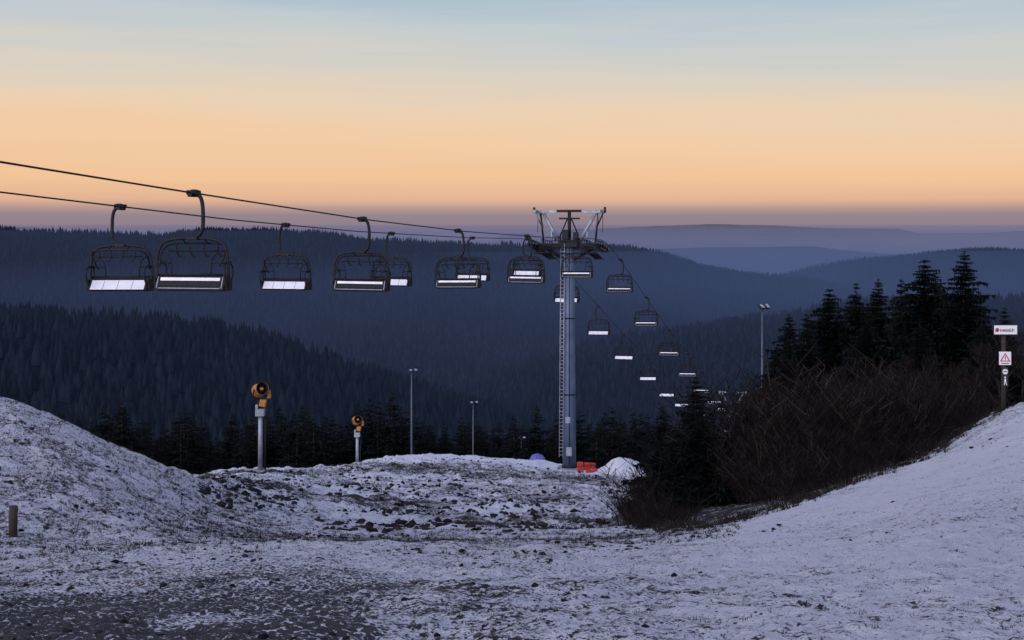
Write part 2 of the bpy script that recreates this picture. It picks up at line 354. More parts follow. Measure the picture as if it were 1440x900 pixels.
# ---------------------------------------------------------------- mesh builder
class MB:
    def __init__(s): s.v=[];s.f=[];s.m=[];s.sm=[]
    def tube(s,pts,r,n=8,mat=0,cap=True,smooth=True):
        pts=[Vector(p) for p in pts]; rs=r if isinstance(r,(list,tuple)) else [r]*len(pts)
        T0=(pts[1]-pts[0]).normalized(); up=Vector((0,0,1)) if abs(T0.z)<.9 else Vector((1,0,0))
        nr=T0.cross(up).normalized(); o=len(s.v)
        for i,p in enumerate(pts):
            t=((pts[min(i+1,len(pts)-1)]-pts[max(i-1,0)])).normalized()
            nr=(nr-t*nr.dot(t)).normalized(); bn=t.cross(nr)
            for k in range(n):
                a=6.28318*k/n; s.v.append(tuple(p+nr*math.cos(a)*rs[i]+bn*math.sin(a)*rs[i]))
        for i in range(len(pts)-1):
            for k in range(n):
                a=o+i*n+k;b_=o+i*n+(k+1)%n; s.f.append((a,b_,b_+n,a+n)); s.m.append(mat); s.sm.append(smooth)
        if cap:
            s.f.append(tuple(o+k for k in range(n))[::-1]); s.m.append(mat); s.sm.append(False)
            e=o+(len(pts)-1)*n; s.f.append(tuple(e+k for k in range(n))); s.m.append(mat); s.sm.append(False)
    def box(s,c,d,rot=None,mat=0,bev=0.0):
        R=rot if rot is not None else Matrix.Identity(3); c=Vector(c); o=len(s.v)
        x,y,z=d[0]/2,d[1]/2,d[2]/2; b_=min(bev,x*.9,y*.9,z*.9)
        if b_<=0:
            for a in ((-x,-y,-z),(x,-y,-z),(x,y,-z),(-x,y,-z),(-x,-y,z),(x,-y,z),(x,y,z),(-x,y,z)): s.v.append(tuple(c+R@Vector(a)))
            for q in ((0,3,2,1),(4,5,6,7),(0,1,5,4),(1,2,6,5),(2,3,7,6),(3,0,4,7)): s.f.append(tuple(o+i for i in q)); s.m.append(mat); s.sm.append(False)
            return
        import bmesh
        bm=bmesh.new(); bmesh.ops.create_cube(bm,size=1.0)
        for v in bm.verts: v.co=Vector((v.co.x*2*x,v.co.y*2*y,v.co.z*2*z))
        bmesh.ops.bevel(bm,geom=list(bm.edges),offset=b_,segments=2,affect='EDGES',profile=.5)
        bm.verts.index_update()
        for v in bm.verts: s.v.append(tuple(c+R@v.co))
        for f in bm.faces: s.f.append(tuple(o+v.index for v in f.verts)); s.m.append(mat); s.sm.append(False)
        bm.free()
    def cyl(s,a,b_,r,n=16,mat=0,r2=None): s.tube([a,b_],[r,r if r2 is None else r2],n,mat)
    def poly(s,pts,mat=0):
        o=len(s.v); s.v+= [tuple(p) for p in pts]; s.f.append(tuple(range(o,o+len(pts)))); s.m.append(mat); s.sm.append(False)
    def mesh(s,name,mats):
        me=bpy.data.meshes.new(name); me.from_pydata(s.v,[],s.f)
        for m_ in mats: me.materials.append(m_)
        me.polygons.foreach_set('material_index',s.m); me.polygons.foreach_set('use_smooth',s.sm); me.update(); return me
    def obj(s,name,mats,loc=(0,0,0),rz=0):
        o=bpy.data.objects.new(name,s.mesh(name,mats)); o.location=loc; o.rotation_euler=(0,0,rz); C.objects.link(o); return o
def cr(pts,n=6):
    P=[Vector(p) for p in pts]; P=[P[0]*2-P[1]]+P+[P[-1]*2-P[-2]]; out=[]
    for i in range(1,len(P)-2):
        a,b_,c,d=P[i-1:i+3]
        for k in range(n):
            t=k/n; out.append(.5*((2*b_)+(c-a)*t+(2*a-5*b_+4*c-d)*t*t+(3*b_-a-3*c+d)*t**3))
    out.append(P[-2]); return out
RX=lambda a: Matrix.Rotation(a,3,'X')
RY=lambda a: Matrix.Rotation(a,3,'Y')
RZ=lambda a: Matrix.Rotation(a,3,'Z')

# ---------------------------------------------------------------- lift cables
CY=[-40,0,15,32,41,57,72,93,108,111,114,117,120,127,139,158,177,202,221,250,283,289,295,330,380]
CZ=[5.2,3.2,2.5,1.8,1.45,.88,.52,.27,.24,.22,.10,-.32,-.95,-2.55,-5.4,-9.8,-13.9,-19.2,-22.8,-27.6,-32.1,-32.9,-34.6,-44,-58]
yy=np.linspace(-40,380,600); 
def cz(y): return float(np.interp(y,yy,CZS))
CZS=np.interp(yy,CY,CZ); CZS=sm(CZS,2,0)
def cable(name,a):
    mb=MB(); pts=[(a+.23*y,y,cz(y)) for y in yy[::2]]
    mb.tube(pts,.028,6,0); return mb.obj(name,[M_dark])
AA,AB=-18.9,-24.34
cable('haul_cable',AA); cable('haul_cable',AB)
ANG=-math.atan(.23)

# ---------------------------------------------------------------- chair
def chair_mesh():
    c=MB()
    c.box((0,0,-.03),(.14,.46,.14),None,0,.02); c.box((.05,.0,.07),(.12,.28,.10),None,0,.02)
    c.cyl((-.12,.14,.03),(.16,.14,.03),.07,12,0); c.cyl((-.12,-.14,.03),(.16,-.14,.03),.07,12,0)
    c.tube(cr([(0,0,-.02),(.13,0,-.03),(.25,0,-.13),(.31,0,-.4),(.32,0,-.8),(.29,0,-1.08),(.16,0,-1.24),(-.02,0,-1.29)],6),.058,10,0)
    c.box((0,0,-1.30),(.36,.24,.12),None,0,.02)
    c.tube(cr([(-1.12,-.05,-2.74),(-1.14,-.05,-2.3),(-1.09,-.04,-1.75),(-.99,-.02,-1.5),(-.79,0,-1.37),(-.35,0,-1.31),(0,0,-1.30),(.35,0,-1.31),(.79,0,-1.37),(.99,-.02,-1.5),(1.09,-.04,-1.75),(1.14,-.05,-2.3),(1.12,-.05,-2.74)],5),.044,8,0)
    c.tube(cr([(-.94,-.22,-2.1),(-1.0,-.05,-1.85),(-.97,.18,-1.58),(-.74,.30,-1.47),(0,.33,-1.45),(.74,.30,-1.47),(.97,.18,-1.58),(1.0,-.05,-1.85),(.94,-.22,-2.1)],5),.030,8,0)
    c.tube([(-.9,.26,-1.68),(.9,.26,-1.68)],.025,8,0)
    for x in (-.66,-.22,.22,.66):
        c.tube(cr([(x,.30,-1.46),(x,.29,-1.62),(x+.03,.34,-1.80),(x+.11,.36,-1.84)],3),.026,6,0)
    for x in (-.35,.35): c.tube([(x,0,-1.31),(x,.31,-1.47)],.028,6,0)
    for sx in (-1,1):
        c.tube(cr([(sx*1.06,-.12,-2.02),(sx*1.06,.30,-2.06),(sx*1.06,.42,-2.2),(sx*1.06,.36,-2.5),(sx*1.06,.1,-2.74)],4),.032,8,0)
        c.tube([(sx*1.06,-.12,-2.02),(sx*1.06,-.2,-2.7)],.032,8,0)
        c.box((sx*1.06,.1,-2.0),(.08,.44,.055),None,2,.015)
        c.tube(cr([(sx*.62,-.12,-2.34),(sx*.64,-.1,-1.98),(sx*.76,-.1,-1.76),(sx*.99,-.05,-1.66)],4),.024,6,0)
        c.box((sx*1.11,0,-2.64),(.06,.46,.38),None,2,.02)
        c.box((sx*1.11,-.05,-2.40),(.07,.2,.14),None,0,.02)
    c.tube([(-1.06,-.12,-2.03),(-.62,-.12,-2.03)],.02,8,0); c.tube([(1.06,-.12,-2.03),(.62,-.12,-2.03)],.02,8,0)
    c.tube([(-1.12,-.05,-2.74),(1.12,-.05,-2.74)],.034,8,0)
    c.tube([(-1.06,-.16,-2.36),(1.06,-.16,-2.36)],.028,8,0)
    R=RX(math.radians(-24))
    cb=Vector((0,-.2,-2.60)); c.box(cb,(2.18,.05,.50),R,2,.02)
    nrm=R@Vector((0,-1,0)); upv=R@Vector((0,0,1))
    c.box(cb+nrm*.030+upv*.10,(1.88,.014,.10),R,1,.005)
    c.box(cb+nrm*.028+upv*-.05,(1.80,.012,.13),R,0,.005)
    c.box(cb+nrm*.028+upv*-.185,(1.94,.012,.028),R,3,.005)
    for sx in (-1,1): c.box(cb+nrm*.029+Vector((sx*1.02,0,0)),(.03,.012,.38),R,3,.005)
    R=RX(math.radians(34)); cs=Vector((0,.17,-2.62)); c.box(cs,(2.14,.06,.48),R,2,.02)
    nrm=R@Vector((0,1,0)); upv=R@Vector((0,0,1))
    c.box(cs+nrm*.036-upv*.035,(1.96,.016,.37),R,1,.006)
    c.box((0,0,-2.83),(2.0,.5,.03),None,2,.01)
    for x in (-.52,0,.52): c.box(cs+nrm*.047-upv*.035+Vector((x,0,0)),(.014,.008,.36),R,3)
    return c.mesh('lift_chair',[M_dark,M_white,M_black,M_steel])
CM=chair_mesh()
def put_chair(a,y,flip):
    o=bpy.data.objects.new('chairlift_chair',CM); o.location=(a+.23*y,y,cz(y)-.02)
    o.rotation_euler=(random.uniform(-.03,.03),random.uniform(-.012,.012),ANG+random.uniform(-.04,.04)+(math.pi if flip else 0)); C.objects.link(o)
for y in (26.,41.6,56.3,70.4,86,102.5,122.5,139,158,177,196,215,234,253,272,305,325): put_chair(AA,y,False)
for y in (18.,33.,48.2,62.6,77.4,94.5,111,127,144,161,181,201,220,240,260,310,330): put_chair(AB,y,True)

# ---------------------------------------------------------------- tower
def tower_mesh():
    t=MB(); Hc=18.5
    def lc(y): # cable height relative, local y
        return Hc+np.interp(y,[-6,-3,0,3,6],[.14,.12,0,-.42,-1.05])
    t.box((0,0,.1),(2.0,2.0,.5),None,4,.05)
    t.tube([(0,0,.3),(0,0,6.2),(0,0,12.3),(0,0,18.4)],[.54,.50,.44,.38],20,0)
    for z in (.4,6.2,12.3): t.cyl((0,0,z-.06),(0,0,z+.06),.62 if z<1 else .57-.01*z,20,1)
    for k in range(12):
        a=k*.5236; t.cyl((math.cos(a)*.58,math.sin(a)*.58,.46),(math.cos(a)*.58,math.sin(a)*.58,.56),.03,6,1)
    lx,ly=-.58,-.50
    for dx in (-.2,.2): t.tube([(lx+dx*.8,ly-dx*.4,1.2),(lx+dx*.8+.12,ly-dx*.4+.08,18.3)],.040,6,2)
    for k in range(58):
        z=1.4+k*.29; f=(z-1.2)/17.1; t.tube([(lx-.16+.12*f,ly+.08+.08*f,z),(lx+.16+.12*f,ly-.08+.08*f,z)],.028,5,2)
    for k in range(9):
        z=2+k*2; t.tube([(lx,ly,z),(-.2,-.2,z)],.03,6,2)
    t.tube([(.1,-.56,.6),(.08,-.45,12),(.06,-.40,18)],.035,6,3)
    t.box((.1,-.62,1.7),(.45,.25,.7),None,2,.03)
    t.box((-.02,-.54,4.2),(.4,.03,.5),None,2,.01)
    t.box((0,0,18.05),(5.0,.46,.50),None,1,.03)
    t.box((0,0,18.3),(1.5,1.0,.6),None,1,.03)
    for sx in (-1,1):
        t.tube([(sx*.4,0,17.0),(sx*1.9,0,17.9)],.12,8,1)
        X=sx*2.65
        ys_=[-2.9+.58*i for i in range(11)]
        for yk in ys_:
            zc=lc(yk)-.27
            t.cyl((X-.07,yk,zc),(X+.07,yk,zc),.25,18,3); t.cyl((X-.09,yk,zc),(X+.09,yk,zc),.11,12,2)
        for i in range(0,10,2):
            a=ys_[i]; b_=ys_[i+1]
            for q in (-.12,.12): t.tube([(X+q,a,lc(a)-.3),(X+q,(a+b_)/2,lc((a+b_)/2)-.45),(X+q,b_,lc(b_)-.3)],[.06,.09,.06],6,1)
        t.tube([(X,-2.6,lc(-2.6)-.52),(X,-1,lc(-1)-.62),(X,0,17.75),(X,1,lc(1)-.62),(X,2.6,lc(2.6)-.5)],[.08,.14,.18,.14,.08],8,1)
        t.box((X-sx*.15,0,17.9),(.5,.5,.5),None,1,.03)
        xc=sx*1.95
        for (y0,y1) in ((-3.0,0.),(0.,3.2)):
            z0=17.45+(lc(y0)-Hc); z1=17.45+(lc(y1)-Hc)
            for q in (-.32,.32): t.tube([(xc+q,y0,z0),(xc+q,y1,z1)],.055,6,1)
            for k in range(16):
                f=k/15; t.box((xc,y0+(y1-y0)*f,z0+(z1-z0)*f+.02),(.62,.09,.03),None,1)
            for zz in (.55,1.05): t.tube([(xc-sx*.32,y0,z0+zz),(xc-sx*.32,y1,z1+zz)],.034,6,1)
            for k in range(5):
                f=k/4; p=(xc-sx*.32,y0+(y1-y0)*f,z0+(z1-z0)*f); t.tube([p,(p[0],p[1],p[2]+1.05)],.034,6,1)
        t.tube([(sx*.75,0,18.3),(sx*2.15,0,20.75)],.14,8,2)
        t.tube([(sx*1.45,0,18.3),(sx*1.45,0,19.5)],.08,8,2)
        t.tube([(sx*2.1,0,18.3),(sx*2.35,0,20.7)],.08,8,1)
        t.box((sx*1.95,0,20.85),(1.9,.22,.26),None,2,.02)
        t.box((sx*2.62,0,20.85),(.2,2.4,.26),None,2,.02)
        t.box((sx*2.88,0,20.98),(.16,.26,.46),None,1,.02)
        t.tube([(sx*2.62,-.9,20.8),(sx*2.2,-.15,19.6)],.06,6,2)
        t.tube([(sx*2.62,.9,20.8),(sx*2.2,.15,19.6)],.06,6,1)
        t.tube(cr([(X,.3,20.7),(X+.02,.25,19.9),(X,.2,19.2)],4),.025,5,3)
        t.tube([(sx*.15,0,20.3),(sx*.75,0,18.9)],.06,6,1)
    t.tube([(0,0,18.4),(0,0,20.9)],.14,10,1)
    t.box((0,0,20.9),(2.1,.2,.2),None,1,.02)
    t.box((0,0,20.3),(1.7,.14,.14),None,1,.02)
    t.box((-.25,-.35,19.0),(.5,.3,.8),None,1,.03); t.box((.55,-.1,18.9),(.4,.4,.6),None,1,.03); t.box((-.95,.1,18.7),(.5,.4,.4),None,1,.03)
    for q in (-.6,.6): t.tube([(-1.7,q,17.5),(1.7,q,17.5)],.05,6,1)
    for k in range(18): t.box((-1.7+.2*k,0,17.52),(.10,1.2,.03),None,1)
    for zz in (.5,1.0): t.tube([(-1.6,-.6,17.5+zz),(1.6,-.6,17.5+zz)],.034,6,1)
    return t.mesh('lift_tower',[M_col,M_dark,M_steel,M_rubber,M_conc])
TM=tower_mesh()
for y in (114,289):
    o=bpy.data.objects.new('ski_lift_tower',TM); o.location=(.23*y-21.62,y,cz(y)-18.5); o.rotation_euler=(0,0,ANG); C.objects.link(o)

# ---------------------------------------------------------------- snow guns
def snow_gun(x,y,top,az):
    g=H(x,y); h=top-g; m_=MB(); q=.84
    m_.box((0,0,.05),(.9,.9,.3),None,3,.04)
    m_.tube([(0,0,.1),(0,0,h-1.45)],[.14,.12],14,0)
    m_.tube([(.26,.05,.1),(.26,.05,h-1.9)],[.045,.045],8,2)
    for k in range(9): 
        z=.5+k*.36
        if z<h-1.9: m_.tube([(.1,.05,z),(.27,.05,z)],.015,5,2)
    m_.box((0,-.05,h-1.75),(.50,.46,.40),None,0,.03)
    m_.box((-.18,-.05,h-1.45),(.16,.3,.3),None,0,.03)
    m_.box((.14,.02,h-1.22),(.34,.4,.40),RY(.2),1,.03)
    m_.tube([(0,0,h-1.5),(0,0,h-1.1)],.15,14,2)
    R=RZ(az)@RX(math.radians(-14)); c=Vector((0,0,h-.46))
    ax=R@Vector((0,-1,0))
    m_.tube([c-ax*.45,c-ax*.42,c-ax*.25,c+ax*.3,c+ax*.38],[.40*q,.47*q,.40*q,.38*q,.43*q],24,1,cap=False)
    m_.tube([c+ax*.37,c+ax*.30,c-ax*.1],[.40*q,.34*q,.33*q],24,2,cap=False)
    m_.tube([c-ax*.2,c-ax*.19],[.36*q,.36*q],24,2)
    m_.tube([c+ax*.1,c+ax*.34],[.15,.07],14,1)
    for k in range(7):
        a=k*.8976; d=R@Vector((math.cos(a),0,math.sin(a))); m_.tube([c+ax*.12+d*.1,c+ax*.14+d*.28],[.04,.05],5,2)
    for k in range(20):
        a=k*.314; d=R@Vector((math.cos(a),0,math.sin(a))); m_.tube([c+ax*.36+d*.36,c+ax*.46+d*.38],.02,5,2)
    sd=R@Vector((1,0,0))
    for s_ in (-1,1): m_.tube([c+sd*.37*s_,c+sd*.43*s_-Vector((0,0,.35)),Vector((0,0,h-1.05))],.045,8,2)
    m_.box(c+sd*.47-Vector((0,0,.30)),(.2,.3,.44),R,1,.03)
    m_.tube(cr([(0,.2,h-1.6),(.35,.25,h-1.9),(.3,.2,h-2.8),(.2,.1,.3)],5),.03,6,2)
    m_.obj('snow_cannon',[M_steel,M_yellow,M_black,M_conc],(x,y,g))
snow_gun(-14.15,80,-7.85,math.radians(28))
snow_gun(-13.6,125,-15.2,math.radians(20))

# ---------------------------------------------------------------- flood light masts
def mast(x,y,top,az,s=1.0):
    g=H(x,y); h=top-g; m_=MB()
    m_.tube([(0,0,-.3),(0,0,h*.5),(0,0,h)],[.12,.09,.055],12,0)
    m_.box((0,0,.9),(.2,.32,.5),None,0,.02)
    R0=RZ(az)
    m_.tube([R0@Vector((-.5*s,0,h-.05)),R0@Vector((.5*s,0,h-.05))],.04,8,0)
    for sx in (-1,1):
        c=R0@Vector((sx*.42*s,-.18,h+.12)); R=R0@RX(math.radians(-48 if sx<0 else -40))
        m_.box(c,(.46*s,.22,.36*s),R,1,.03); n=R@Vector((0,-1,0))
        m_.box(c+n*.12,(.40*s,.02,.30*s),R,2,.01)
        m_.box(c-n*.13,(.2*s,.08,.18*s),R,1,.02)
        m_.tube([R0@Vector((sx*.42*s,0,h-.05)),c],.03,6,0)
    m_.obj('floodlight_mast',[M_mast,M_dark,M_lens],(x,y,g))
mast(-10.6,150,-13.7,.9,.9); mast(-5.2,190,-21.6,.7,1.0); mast(21.1,120,-5.6,1.0,1.3); mast(1.7,262,-36.2,.2,1.2)

# ---------------------------------------------------------------- sign post
x0,y0=15.55,45.; g=H(x0,y0)
root=bpy.data.objects.new('sign_post',None); root.location=(x0,y0,g); C.objects.link(root)
def child(mb,name,mats):
    o=bpy.data.objects.new(name,mb.mesh(name,mats)); o.parent=root; C.objects.link(o); return o
p=MB(); p.tube([(0,0,-.3),(0,0,2.78)],[.075,.065],10,0); p.tube([(0,.0,2.5),(.33,.0,2.5)],.015,6,0); child(p,'post',[M_wood])
ZB=2.62
p=MB(); p.box((.03,-.095,ZB),(.78,.03,.34),None,0,.008); p.box((.03,-.113,ZB),(.72,.008,.28),None,1,.003)
p.tube([(-.24,-.12,ZB),(-.24,-.123,ZB)],.065,14,2); p.poly([(-.31,-.1245,ZB-.06),(-.23,-.1245,ZB-.06),(-.18,-.1245,ZB+.02)],0); child(p,'top_board',[M_signk,M_signw,M_signr])
cu=bpy.data.curves.new('lettering','FONT'); cu.body='t-wood.de'; cu.size=.15; cu.extrude=.001; cu.offset=.004; cu.align_x='LEFT'; cu.align_y='CENTER'; cu.materials.append(M_signk)
to=bpy.data.objects.new('lettering',cu); to.parent=root; to.location=(-.15,-.121,ZB-.01); to.rotation_euler=(math.pi/2,0,0); to.scale=(.74,1,1); C.objects.link(to)
p=MB(); zb=1.72; p.box((.02,-.09,zb),(.38,.02,.42),None,1,.006)
p.poly([(-.15,-.103,zb-.10),(.19,-.103,zb-.10),(.02,-.103,zb+.18)],2); p.poly([(-.09,-.106,zb-.07),(.13,-.106,zb-.07),(.02,-.106,zb+.115)],1)
p.poly([(.005,-.109,zb-.02),(.035,-.109,zb-.02),(.035,-.109,zb+.06),(.005,-.109,zb+.06)],0); p.poly([(.008,-.109,zb-.055),(.032,-.109,zb-.055),(.032,-.109,zb-.033),(.008,-.109,zb-.033)],0)
p.poly([(-.1,-.103,zb-.17),(.14,-.103,zb-.17),(.14,-.103,zb-.145),(-.1,-.103,zb-.145)],0); child(p,'warning_board',[M_signk,M_signw,M_signr])
p=MB(); p.box((.02,-.09,1.13),(.2,.02,.6),None,0,.006); p.tube([(.02,-.103,1.30),(.02,-.1035,1.30)],.085,18,1)
p.box((.02,-.107,1.30),(.11,.006,.03),None,0)
p.tube([(.02,-.103,1.12),(.02,-.106,1.12)],.028,10,1); p.poly([(-.0,-.104,1.08),(.04,-.104,1.08),(.05,-.104,.98),(-.01,-.104,.98)],1); p.poly([(-.03,-.104,.88),(.0,-.104,.88),(.02,-.104,.98),(-.0,-.104,.98)],1); p.poly([(.05,-.104,.88),(.075,-.104,.88),(.045,-.104,.98),(.02,-.104,.98)],1)
child(p,'pictogram_board',[M_signk,M_signw])

p=MB(); p.tube([(0,0,-.2),(.0,0,.3),(.01,.0,.52)],[.07,.075,.07],9,0); p.obj('wooden_post',[M_wood],(-8.42,24,H(-8.42,24)),.3)

# red crash mats beside the tower, purple tent
p=MB()
for i,(dx,dy,a) in enumerate(((0,0,.1),(.55,.12,.3),(1.0,.4,.7))):
    p.box((dx,dy,.36),(.5,.28,.75-.14*i),RZ(a)@RY(.05*i),0,.07); p.box((dx,dy-.02,.42),(.51,.29,.06),RZ(a)@RY(.05*i),1,.02)
p.box((.9,-.5,.10),(1.0,.3,.22),RZ(.35)@RY(-.05),0,.06)
p.obj('crash_mat',[M_red,M_signk],(5.4,112.6,H(5.4,112.6)+.1))
p=MB(); n=14
for j in range(6):
    for k in range(n):
        def Q(j,k): 
            e=j/6*math.pi/2; a=6.283*k/n; r=math.cos(e)**.8*.75*(1+.03*math.cos(a*7)); return (math.cos(a)*r,math.sin(a)*r,.75*math.sin(e))
        p.poly([Q(j,k),Q(j,k+1),Q(j+1,k+1),Q(j+1,k)],0)
p.tube([(0,0,.74),(0,0,.84)],.02,6,0); p.poly([(-.2,-.76,.0),(.2,-.76,0),(0,-.55,.45)],1)
p.obj('dome_tent',[M_tent,M_black],(2.3,129.5,H(2.3,129.5)-.05))

# ---------------------------------------------------------------- shrubs
def shrub_arrays(seed,stems=17):
    r=random.Random(seed); mb=MB()
    for i in range(stems):
        a=r.uniform(0,6.28); lean=r.uniform(.05,.7); hgt=r.uniform(.25,1.)**.9; b0=Vector((math.cos(a)*r.uniform(0,.28),math.sin(a)*r.uniform(0,.28),0))
        d=Vector((math.cos(a)*lean,math.sin(a)*lean,1)).normalized()
        P=[b0,b0+d*hgt*.35+Vector((r.uniform(-.06,.06),r.uniform(-.06,.06),0)),b0+d*hgt*.7+Vector((r.uniform(-.10,.10),r.uniform(-.10,.10),.0)),b0+d*hgt+Vector((r.uniform(-.16,.16),r.uniform(-.16,.16),.02))]
        mb.tube(P,[.007,.0055,.004,.002],3,0,False,False)
        for k in range(7):
            f=r.uniform(.25,.95); q=b0+d*hgt*f; a2=r.uniform(0,6.28); dd=(d*.6+Vector((math.cos(a2),math.sin(a2),r.uniform(-.3,.5)))*.9).normalized(); l=hgt*r.uniform(.15,.45)*(1.2-f*.6)
            e=q+dd*l*.5+Vector((0,0,.02)); mb.tube([q,e,e+(dd+Vector((0,0,.3))).normalized()*l*.5],[.0038,.0028,.0014],3,0,False,False)
            if r.random()<.6:
                a3=r.uniform(0,6.28); mb.tube([e,e+(dd+Vector((math.cos(a3),math.sin(a3),.3))*.8).normalized()*l*.45],[.0026,.0013],3,0,False,False)
    return np.array(mb.v),np.array([f for f in mb.f])
shv=[shrub_arrays(i) for i in range(8)]
VV=[];FF=[];off=0;n=0
while n<490:
    u=rng.uniform(.08,.335); y_=rng.uniform(35,80); yf=float(yfront(u)); edge=n>=400
    if edge: y_=yf+abs(rng.normal(0,1.3))-.3
    if (y_<yf and not edge) or y_>yf+(14 if u<.13 else 22 if u<.19 else 36): continue
    if rng.random()<(y_-yf)/60: continue
    dpt=min(1,(y_-yf)/8); x_=u*y_
    clump=float(fbm(np.array([x_/2.2]),np.array([y_/2.2]),2,60.)[0])
    if clump<-.17 and not edge: continue
    if abs(x_-5.75)<1.1 and y_<44.5: continue
    hgt=(.9+1.5*dpt)*rng.uniform(.5,1.3)*np.interp(u,[.08,.1,.14,.2,.28,.33],[.5,.72,1.0,1.05,1.1,.65])*(1+1.3*clump)
    if edge: hgt=rng.uniform(.35,1.0)*np.interp(u,[.08,.12,.33],[.8,1.,.7])
    if y_>55: hgt*=1.25
    V,F=shv[n%8]; a=rng.uniform(0,6.28); R_=np.array([[math.cos(a),-math.sin(a),0],[math.sin(a),math.cos(a),0],[0,0,1]])
    wd=rng.uniform(.85,1.6)
    W=(V*np.array([hgt*wd,hgt*wd,hgt]))@R_.T+np.array([x_,y_,H(x_,y_)-.08]); VV.append(W);FF.append(F+off);off+=len(V);n+=1
arr_obj('bare_shrub_thicket',np.concatenate(VV),np.concatenate(FF),[M_twig])

def bare_tree(x,y,h,seed):
    r=random.Random(seed); mb=MB()
    def grow(p,d,l,rad,dep):
        q=p+d*l*.5+Vector((r.uniform(-.04,.04),r.uniform(-.04,.04),0))*l; e=q+(d+Vector((0,0,.12))).normalized()*l*.5
        mb.tube([p,q,e],[rad,rad*.85,rad*.65],5 if dep<3 else 3,0,False,False)
        if dep>=5: return
        for k in range(3 if dep>0 else 4):
            a=r.uniform(0,6.28); sp=r.uniform(.35,.75); nd=(d+Vector((math.cos(a)*sp,math.sin(a)*sp,r.uniform(0,.3)))).normalized()
            grow(q.lerp(e,r.uniform(0,1)) if k else e,nd,l*r.uniform(.6,.82),rad*.6,dep+1)
    grow(Vector((0,0,-.2)),Vector((0,0,1)),h*.3,h*.012+.008,0)
    mb.obj('bare_tree',[M_twig],(x,y,H(x,y)))
for i,(a,b_,c) in enumerate([(27.6,78,7.5),(29.6,82,8),(24.4,68,5.5),(16.5,66,4.6),(9.2,49,3.3),(12.2,54,3.9),(14.8,58,4.4),(17.6,60,4.8),(20.5,63,5.2),(11.,46,3.0),(22.,64,5.),(7.6,44,2.2),(10.3,52,3.6),(13.4,50,3.4),(15.4,54,3.6),(18.6,57,3.8)]): bare_tree(a,b_,c,3+i)

# ---------------------------------------------------------------- grass tufts, soil clods
def tufts(n,fx):
    X=[];Y=[];S=[]
    while len(X)<n:
        a=fx(); 
        if a: X.append(a[0]);Y.append(a[1]);S.append(a[2])
    X=np.array(X);Y=np.array(Y);S=np.array(S); Z=base(X,Y)+micro(X,Y)-.01
    V=[];F=[];off=0
    for b_ in range(9):
        a=rng.random(n)*6.283; ln=S*(.5+.8*rng.random(n)); sp=.2+.9*rng.random(n); w=S*.065
        bx=X+rng.normal(0,1,n)*S*.25; by=Y+rng.normal(0,1,n)*S*.25
        p0=np.stack([bx-np.sin(a)*w,by+np.cos(a)*w,Z],-1); p1=np.stack([bx+np.sin(a)*w,by-np.cos(a)*w,Z],-1)
        p2=np.stack([bx+np.cos(a)*ln*sp,by+np.sin(a)*ln*sp,Z+ln*.75],-1)
        V.append(np.stack([p0,p1,p2],1).reshape(-1,3)); F.append(off+np.arange(n*3).reshape(-1,3)); off+=n*3
    return np.concatenate(V),np.concatenate(F)
def f1():
    k=rng.random()
    if k<.23: # mound
        x=rng.normal(-10,3.5);y=rng.uniform(20,40); s=rng.uniform(.04,.12)
    elif k<.70: # mid field
        y=rng.uniform(38,112); u=rng.uniform(-.22,.12); x=u*y; s=rng.uniform(.06,.2)
        if vnoise(np.array([x/2.5]),np.array([y/4.]),30.)[0]<.5: return None
    elif k<.82:
        y=rng.uniform(24,38); u=rng.uniform(-.25,.16); x=u*y; s=rng.uniform(.04,.12)
    elif k<.87: # right bank, along the shrubs
        u=rng.uniform(.1,.36); y=float(yfront(u))-abs(rng.normal(0,1.6)); x=u*y; s=rng.uniform(.06,.26)
    else:
        y=rng.uniform(7,26); u=rng.uniform(-.4,.4); x=u*y; s=rng.uniform(.015,.05)
    return (x,y,s)
V,F=tufts(15000,f1); arr_obj('dry_grass_tufts',V,F,[M_straw])
ico=[(0,0,1),(.89,0,.45),(.28,.85,.45),(-.72,.53,.45),(-.72,-.53,.45),(.28,-.85,.45),(.72,.53,-.45),(-.28,.85,-.45),(-.89,0,-.45),(-.28,-.85,-.45),(.72,-.53,-.45),(0,0,-1)]
fc=np.array([(0,1,2),(0,2,3),(0,3,4),(0,4,5),(0,5,1),(1,6,2),(2,7,3),(3,8,4),(4,9,5),(5,10,1),(6,7,2),(7,8,3),(8,9,4),(9,10,5),(10,6,1),(11,7,6),(11,8,7),(11,9,8),(11,10,9),(11,6,10)])
I=np.array(ico)
def lumps(x,y,s,flat=.75):
    n=len(x); z=base(x,y)+micro(x,y)+s*.1
    J=I[None]*(.55+.9*rng.random((n,12,1)))*s[:,None,None]*np.array([1.2,1.2,flat]); V=J+np.stack([x,y,z],-1)[:,None]
    return V.reshape(-1,3),(fc[None]+12*np.arange(n)[:,None,None]).reshape(-1,3)
n=17000
y=rng.uniform(0,1,n)**.8*30+6; u=rng.uniform(-.4,.36,n)-.10*rng.random(n)
x=u*y; s=(.006+.022*rng.random(n)**7)*(.6+y/20)
dens=fbm(x/1.5,y/1.5,3,50.)+.5-.22*sstep(-.02,.2,u); k=rng.random(n)<sstep(.38,.75,dens)
V1,F1=lumps(x[k],y[k],s[k])
n=9000 # frozen tussocks in the middle field
y=rng.uniform(36,116,n); u=rng.uniform(-.22,.10,n); x=u*y; s=.035+.09*rng.random(n)**2.5
dens=fbm(x/2.,y/2.6,3,55.)+.5-.12*sstep(98,112,y); k=rng.random(n)<sstep(.42,.66,dens)
V2,F2=lumps(x[k],y[k],s[k],.9)
arr_obj('soil_clods',np.concatenate([V1,V2]),np.concatenate([F1,F2+len(V1)]),[M_clod])

